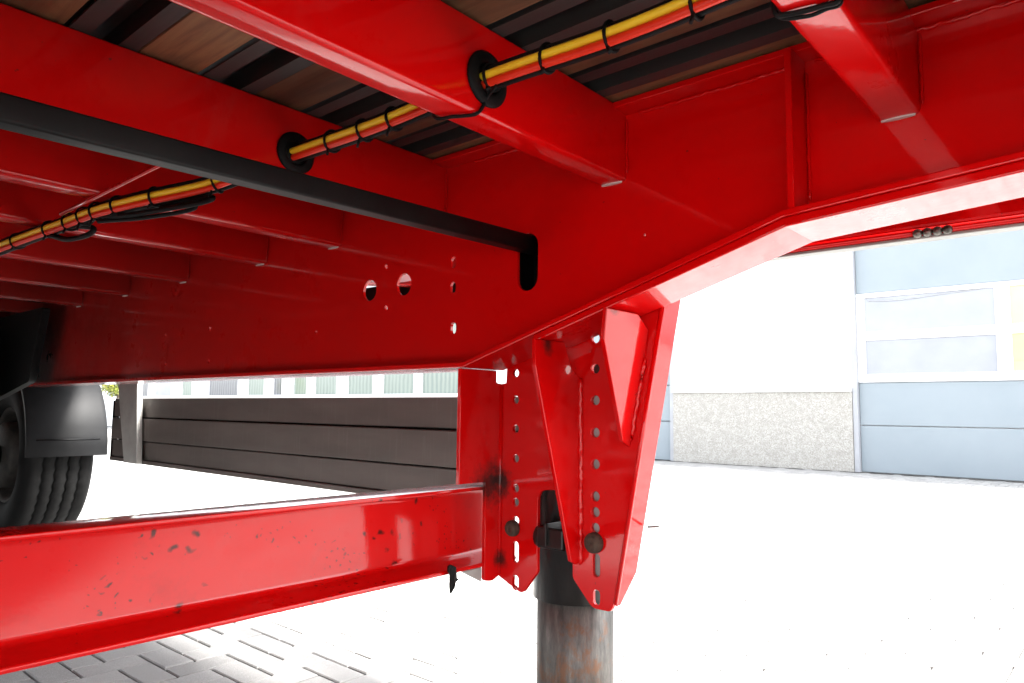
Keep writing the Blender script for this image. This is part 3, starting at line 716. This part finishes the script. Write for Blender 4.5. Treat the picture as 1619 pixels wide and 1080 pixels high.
# suspension hanger and air bellows
plate('suspension_hanger', fillet([(-4.55, .80), (-3.62, .948), (-3.50, 1.262), (-4.75, 1.262), (-4.75, .80)], .02, 3), [], 'XZ', 1.00, .030, MT['black_steel'], TR)
box('suspension_hanger', -4.78, -4.64, .70, 1.0, .78, 1.262, MT['black_steel'], TR, .01)
o = lathe('air_bellows', [(.0, .70), (.10, .705), (.135, .76), (.15, .83), (.155, .92), (.15, .99), (.138, 1.02), (.155, 1.06), (.155, 1.16), (.13, 1.20), (.13, 1.262), (.0, 1.262)], 'Z', (-4.02, .815, 0), MT['rubber'], TR, 40, False)
c = pX(16, 527, -3.86)
lathe('reflector', [(.0, 0), (.016, 0), (.016, .006), (.012, .009), (.0, .010)], 'X', (-3.868, .83, 1.175), MT['reflector'], TR, 20, False)

# near side guard and the other wheels: they close the space under the deck
for z0, z1, dy in ((.787, .893, 0), (.658, .780, .010), (.556, .652, 0), (.532, .553, .008)):
    box('guard_board', GX0, GX1, YN - .60 + dy, YN - .576 + dy, z0, z1, MT['guard'], TR, .003)
for xa_ in (-4.4, -1.5):
    box('guard_post', xa_, xa_ + .2, YN - .57, YN - .54, .54, 1.30, MT['galv'], TR, .003)
def copy_part(o, parent, dx, mirror):
    c = o.copy(); COL.objects.link(c); c.parent = parent
    c.matrix_local = Matrix.Translation((dx, (YN + YW) if mirror else 0, 0)) @ (Matrix.Diagonal((1, -1, 1, 1)) if mirror else Matrix.Identity(4))
    return c
for src in (brk, leg):                       # the other landing leg, under the near beam
    r2 = copy_part(src, TR, 0, True)
    for ch in src.children:
        c2 = ch.copy(); COL.objects.link(c2); c2.parent = r2
for mirror in (False, True):
    for dx in (0, -1.31, -2.62):
        if dx == 0 and not mirror: continue
        w2 = copy_part(wh, TR, dx, mirror)
        t2 = ty.copy(); COL.objects.link(t2); t2.parent = w2
        copy_part(mg, TR, dx, mirror)
for dx in (-1.31, -2.62): tube('axle', [(WX + dx, yc - .19, WZ), (WX + dx, -.75, WZ)], .063, MT['black_steel'], TR, 20)

# ================================================================== loose scrap of plastic tied on the lower member
def rag():
    bm = bmesh.new()
    c = pX(712, 903, XFL + .004)
    P = [(-.014, .012), (-.002, .013), (.006, .008), (.014, -.004), (.017, -.016), (.020, -.018), (.012, -.022), (.004, -.030), (-.001, -.042), (-.002, -.030), (.003, -.018), (-.002, -.006), (-.012, .002)]
    F = [bm.verts.new((c.x + .006 + .004 * math.sin(u * 300), c.y + u, c.z + v)) for u, v in P]
    Bk = [bm.verts.new((c.x + .0015 + .004 * math.sin(u * 300), c.y + u * .96, c.z + v)) for u, v in P]
    bm.faces.new(F); bm.faces.new(list(reversed(Bk))); n = len(P)
    for k in range(n): bm.faces.new((F[k], Bk[k], Bk[(k + 1) % n], F[(k + 1) % n]))
    bmesh.ops.triangulate(bm, faces=[f for f in bm.faces if len(f.verts) > 4]); bmesh.ops.recalc_face_normals(bm, faces=bm.faces)
    me = bpy.data.meshes.new('plastic_scrap'); bm.to_mesh(me); bm.free()
    return tag(link('plastic_scrap', me, MT['rag']), 'torn black plastic scrap caught on the edge of the red lower cross member', 'plastic scrap')
rag()

# ================================================================== WAREHOUSE on the right
YB = 11.60
WHS = thing('warehouse', 'white panelled warehouse front with speckled concrete plinth and pale blue sectional doors', 'building', (-4.7, YB, 0))
def wbox(name, x0, x1, y0, y1, z0, z1, mat, parent=WHS, bev=.004):
    o = box(name, x0, x1, y0, y1, z0, z1, mat, parent, bev)
    if parent is WHS: o.matrix_parent_inverse = Matrix.Translation((4.7, -YB, 0))
    return o
wbox('wall', -6.30, -3.26, YB + .02, YB + .3, 1.245, 4.39, MT['panel_white'])
wbox('wall', -10.6, -9.2, YB + .02, YB + .3, 0, 4.4, MT['panel_white'])
wbox('wall', -10.5, 6.0, YB + .05, YB + .3, 4.4, 4.75, MT['panel_white'])
wbox('plinth', -6.272, -3.300, YB - .03, YB + .25, .0, 1.19, MT['plinth'])
wbox('plinth_cap', -6.28, -3.30, YB - .06, YB + .25, 1.192, 1.243, MT['frame_white'])
wbox('door_jamb', -3.295, -3.225, YB - .01, YB + .28, 0, 4.4, MT['jamb'])
wbox('door_jamb', -6.345, -6.275, YB - .01, YB + .28, 0, 4.4, MT['jamb'])
wbox('gutter', -10.5, 6.0, YB - .08, YB + .05, 4.75, 4.86, MT['jamb'])
def door(x0, x1, rows, windows):
    z = 0.0; ph = .685
    for k, (za, zb) in enumerate(rows):
        wbox('door_panel', x0, x1, YB + .08, YB + .13, za + .006, zb - .006, MT['door_blue'], bev=.008)
    if windows:
        za, zb = 1.33, 2.665
        wbox('door_backing', x0, x1, YB + .12, YB + .14, za, zb, MT['frame_white'])
        for (xa, xb) in windows:
            for (pa, pb) in ((1.45, 1.955), (2.085, 2.60)):
                ye = xa > -1.4
                wbox('window_pane', xa, xb, YB + .085, YB + .10, pa, pb, MT['pane_yellow'] if ye else MT['pane'], bev=.002)
        # frame bars
        wbox('window_frame', x0, x1, YB + .06, YB + .118, za, 1.45, MT['frame_white'])
        wbox('window_frame', x0, x1, YB + .06, YB + .118, 1.955, 2.085, MT['frame_white'])
        wbox('window_frame', x0, x1, YB + .06, YB + .118, 2.60, zb, MT['frame_white'])
        xs = [x0] + [v for w_ in windows for v in w_] + [x1]
        for xa, xb in zip(xs[0::2], xs[1::2]):
            for (pa, pb) in ((1.45, 1.955), (2.085, 2.60)):
                wbox('window_frame', xa, xb, YB + .058, YB + .117, pa + .001, pb - .001, MT['frame_white'])
door(-3.222, 1.2, [(0, .69), (.69, 1.33), (2.665, 3.42), (3.42, 4.1), (4.1, 4.4)], [(-3.11, -1.46), (-1.285, .42)])
door(-9.19, -6.35, [(0, .69), (.69, 1.33), (1.33, 2.0), (2.0, 2.68), (2.68, 3.42), (3.42, 4.1), (4.1, 4.4)], [])
wbox('wall', 1.2, 6.0, YB + .02, YB + .3, 0, 4.4, MT['panel_white'])
wbox('roof', -10.6, 6.1, YB + .0, YB + 9, 4.87, 5.0, MT['jamb'])
wbox('wall', -10.5, 6.0, YB + 8.7, YB + 9, 0, 4.75, MT['panel_white'])
# bowed top seal of the upper left pane
tube('window_seal', [tuple(p) for p in smooth_path([(-3.05, YB + .082, 2.555), (-2.8, YB + .08, 2.535), (-2.5, YB + .08, 2.535), (-2.1, YB + .08, 2.565), (-1.6, YB + .082, 2.595)], 4)], .008, MT['jamb'], WHS, 6).matrix_parent_inverse = Matrix.Translation((4.7, -YB, 0))
# yellow sheet hanging inside the second window
wbox('yellow_sheet', -1.285, .3, YB + .078, YB + .083, 1.60, 1.95, MT['print_yellow'], bev=0)

# ================================================================== OFFICE behind the side guard
OFX = -24.0
OFF = thing('office_building', 'white office front with a row of tall glazed windows behind the side guard', 'building', (OFX, YB + .4, 0))
def obx(name, x0, x1, y0, y1, z0, z1, mat, bev=.004):
    o = box(name, x0, x1, y0, y1, z0, z1, mat, OFF, bev); o.matrix_parent_inverse = Matrix.Translation((-OFX, -YB - .4, 0)); return o
yo = YB + .4
obx('wall', -40, -10.6, yo, yo + .3, 0, 1.18, MT['panel_white'])
obx('wall', -40, -10.6, yo, yo + .3, 3.2, 4.0, MT['panel_white'])
obx('roof', -40.2, -10.6, yo - .1, yo + 8, 4.0, 4.2, MT['jamb'])
obx('wall', -40, -10.6, yo + 7.7, yo + 8, 0, 4.0, MT['panel_white'])
obx('window_sill', -40, -10.6, yo - .05, yo + .05, 1.181, 1.23, MT['frame_white'])
wins = [(-12.05, -13.35, 'g'), (-13.65, -14.85, 'g'), (-15.25, -16.35, 'g'), (-16.85, -17.9, 'g'), (-18.3, -19.0, 'g'), (-19.6, -20.1, 'd'), (-20.6, -21.6, 'g'), (-22.2, -24.2, 'd'), (-25.4, -26.2, 'g'), (-27.0, -28.4, 'w'), (-29.0, -30.5, 'd'), (-31.5, -33.0, 'g')]
edges = [-10.6]
for a, b, k in wins:
    obx('window_pane', b + .002, a - .002, yo + .06, yo + .08, 1.232, 3.198, {'g': MT['pane_green'], 'd': MT['pane_dark'], 'w': MT['pane']}[k], 0)
    edges += [a, b]
edges.append(-40)
for a, b in zip(edges[0::2], edges[1::2]): obx('window_frame', b, a, yo + .01, yo + .12, 1.2315, 3.199, MT['frame_white'])

# ================================================================== shrub beyond the guard's end
def shrub(px, py, y):
    g0 = pY(px, py, y); x, yv = g0.x, g0.y
    S = thing('shrub', 'yellow-green leafy shrub beyond the far end of the grey side guard', 'shrub', (x, yv, 0))
    st = tube('stem', [(0, 0, 0), (.05, .02, .7), (.02, .05, 1.5)], [.05, .04, .02], MT['bark'], S, 8)
    for k in range(5):
        a = k * 1.3; tube('branch', [(.02, .02, .9 + .1 * k), (.3 * math.cos(a), .3 * math.sin(a), 1.35 + .1 * k)], [.025, .01], MT['bark'], st, 6)
    n = 2600; V = []; F = []
    for i in range(n):
        d = rng.normal(size=3); d /= np.linalg.norm(d); r = rng.uniform(.35, 1) ** .6
        c_ = np.array([0, 0, 1.65]) + d * r * np.array([.5, .5, .5]) * (1 + .18 * math.sin(5 * d[0] + 3 * d[2]))
        u = rng.normal(size=3); u /= np.linalg.norm(u); v = np.cross(u, rng.normal(size=3)); v /= np.linalg.norm(v); s = rng.uniform(.03, .06)
        k = len(V); V += [c_ - u * s, c_ + v * s * .45, c_ + u * s, c_ - v * s * .45]; F.append((k, k + 1, k + 2, k + 3))
    me = bpy.data.meshes.new('crown'); me.from_pydata([tuple(v) for v in V], [], F); o = link('crown', me, MT['leaf'], S); o['kind'] = 'stuff'
shrub(184, 622, 9.0)
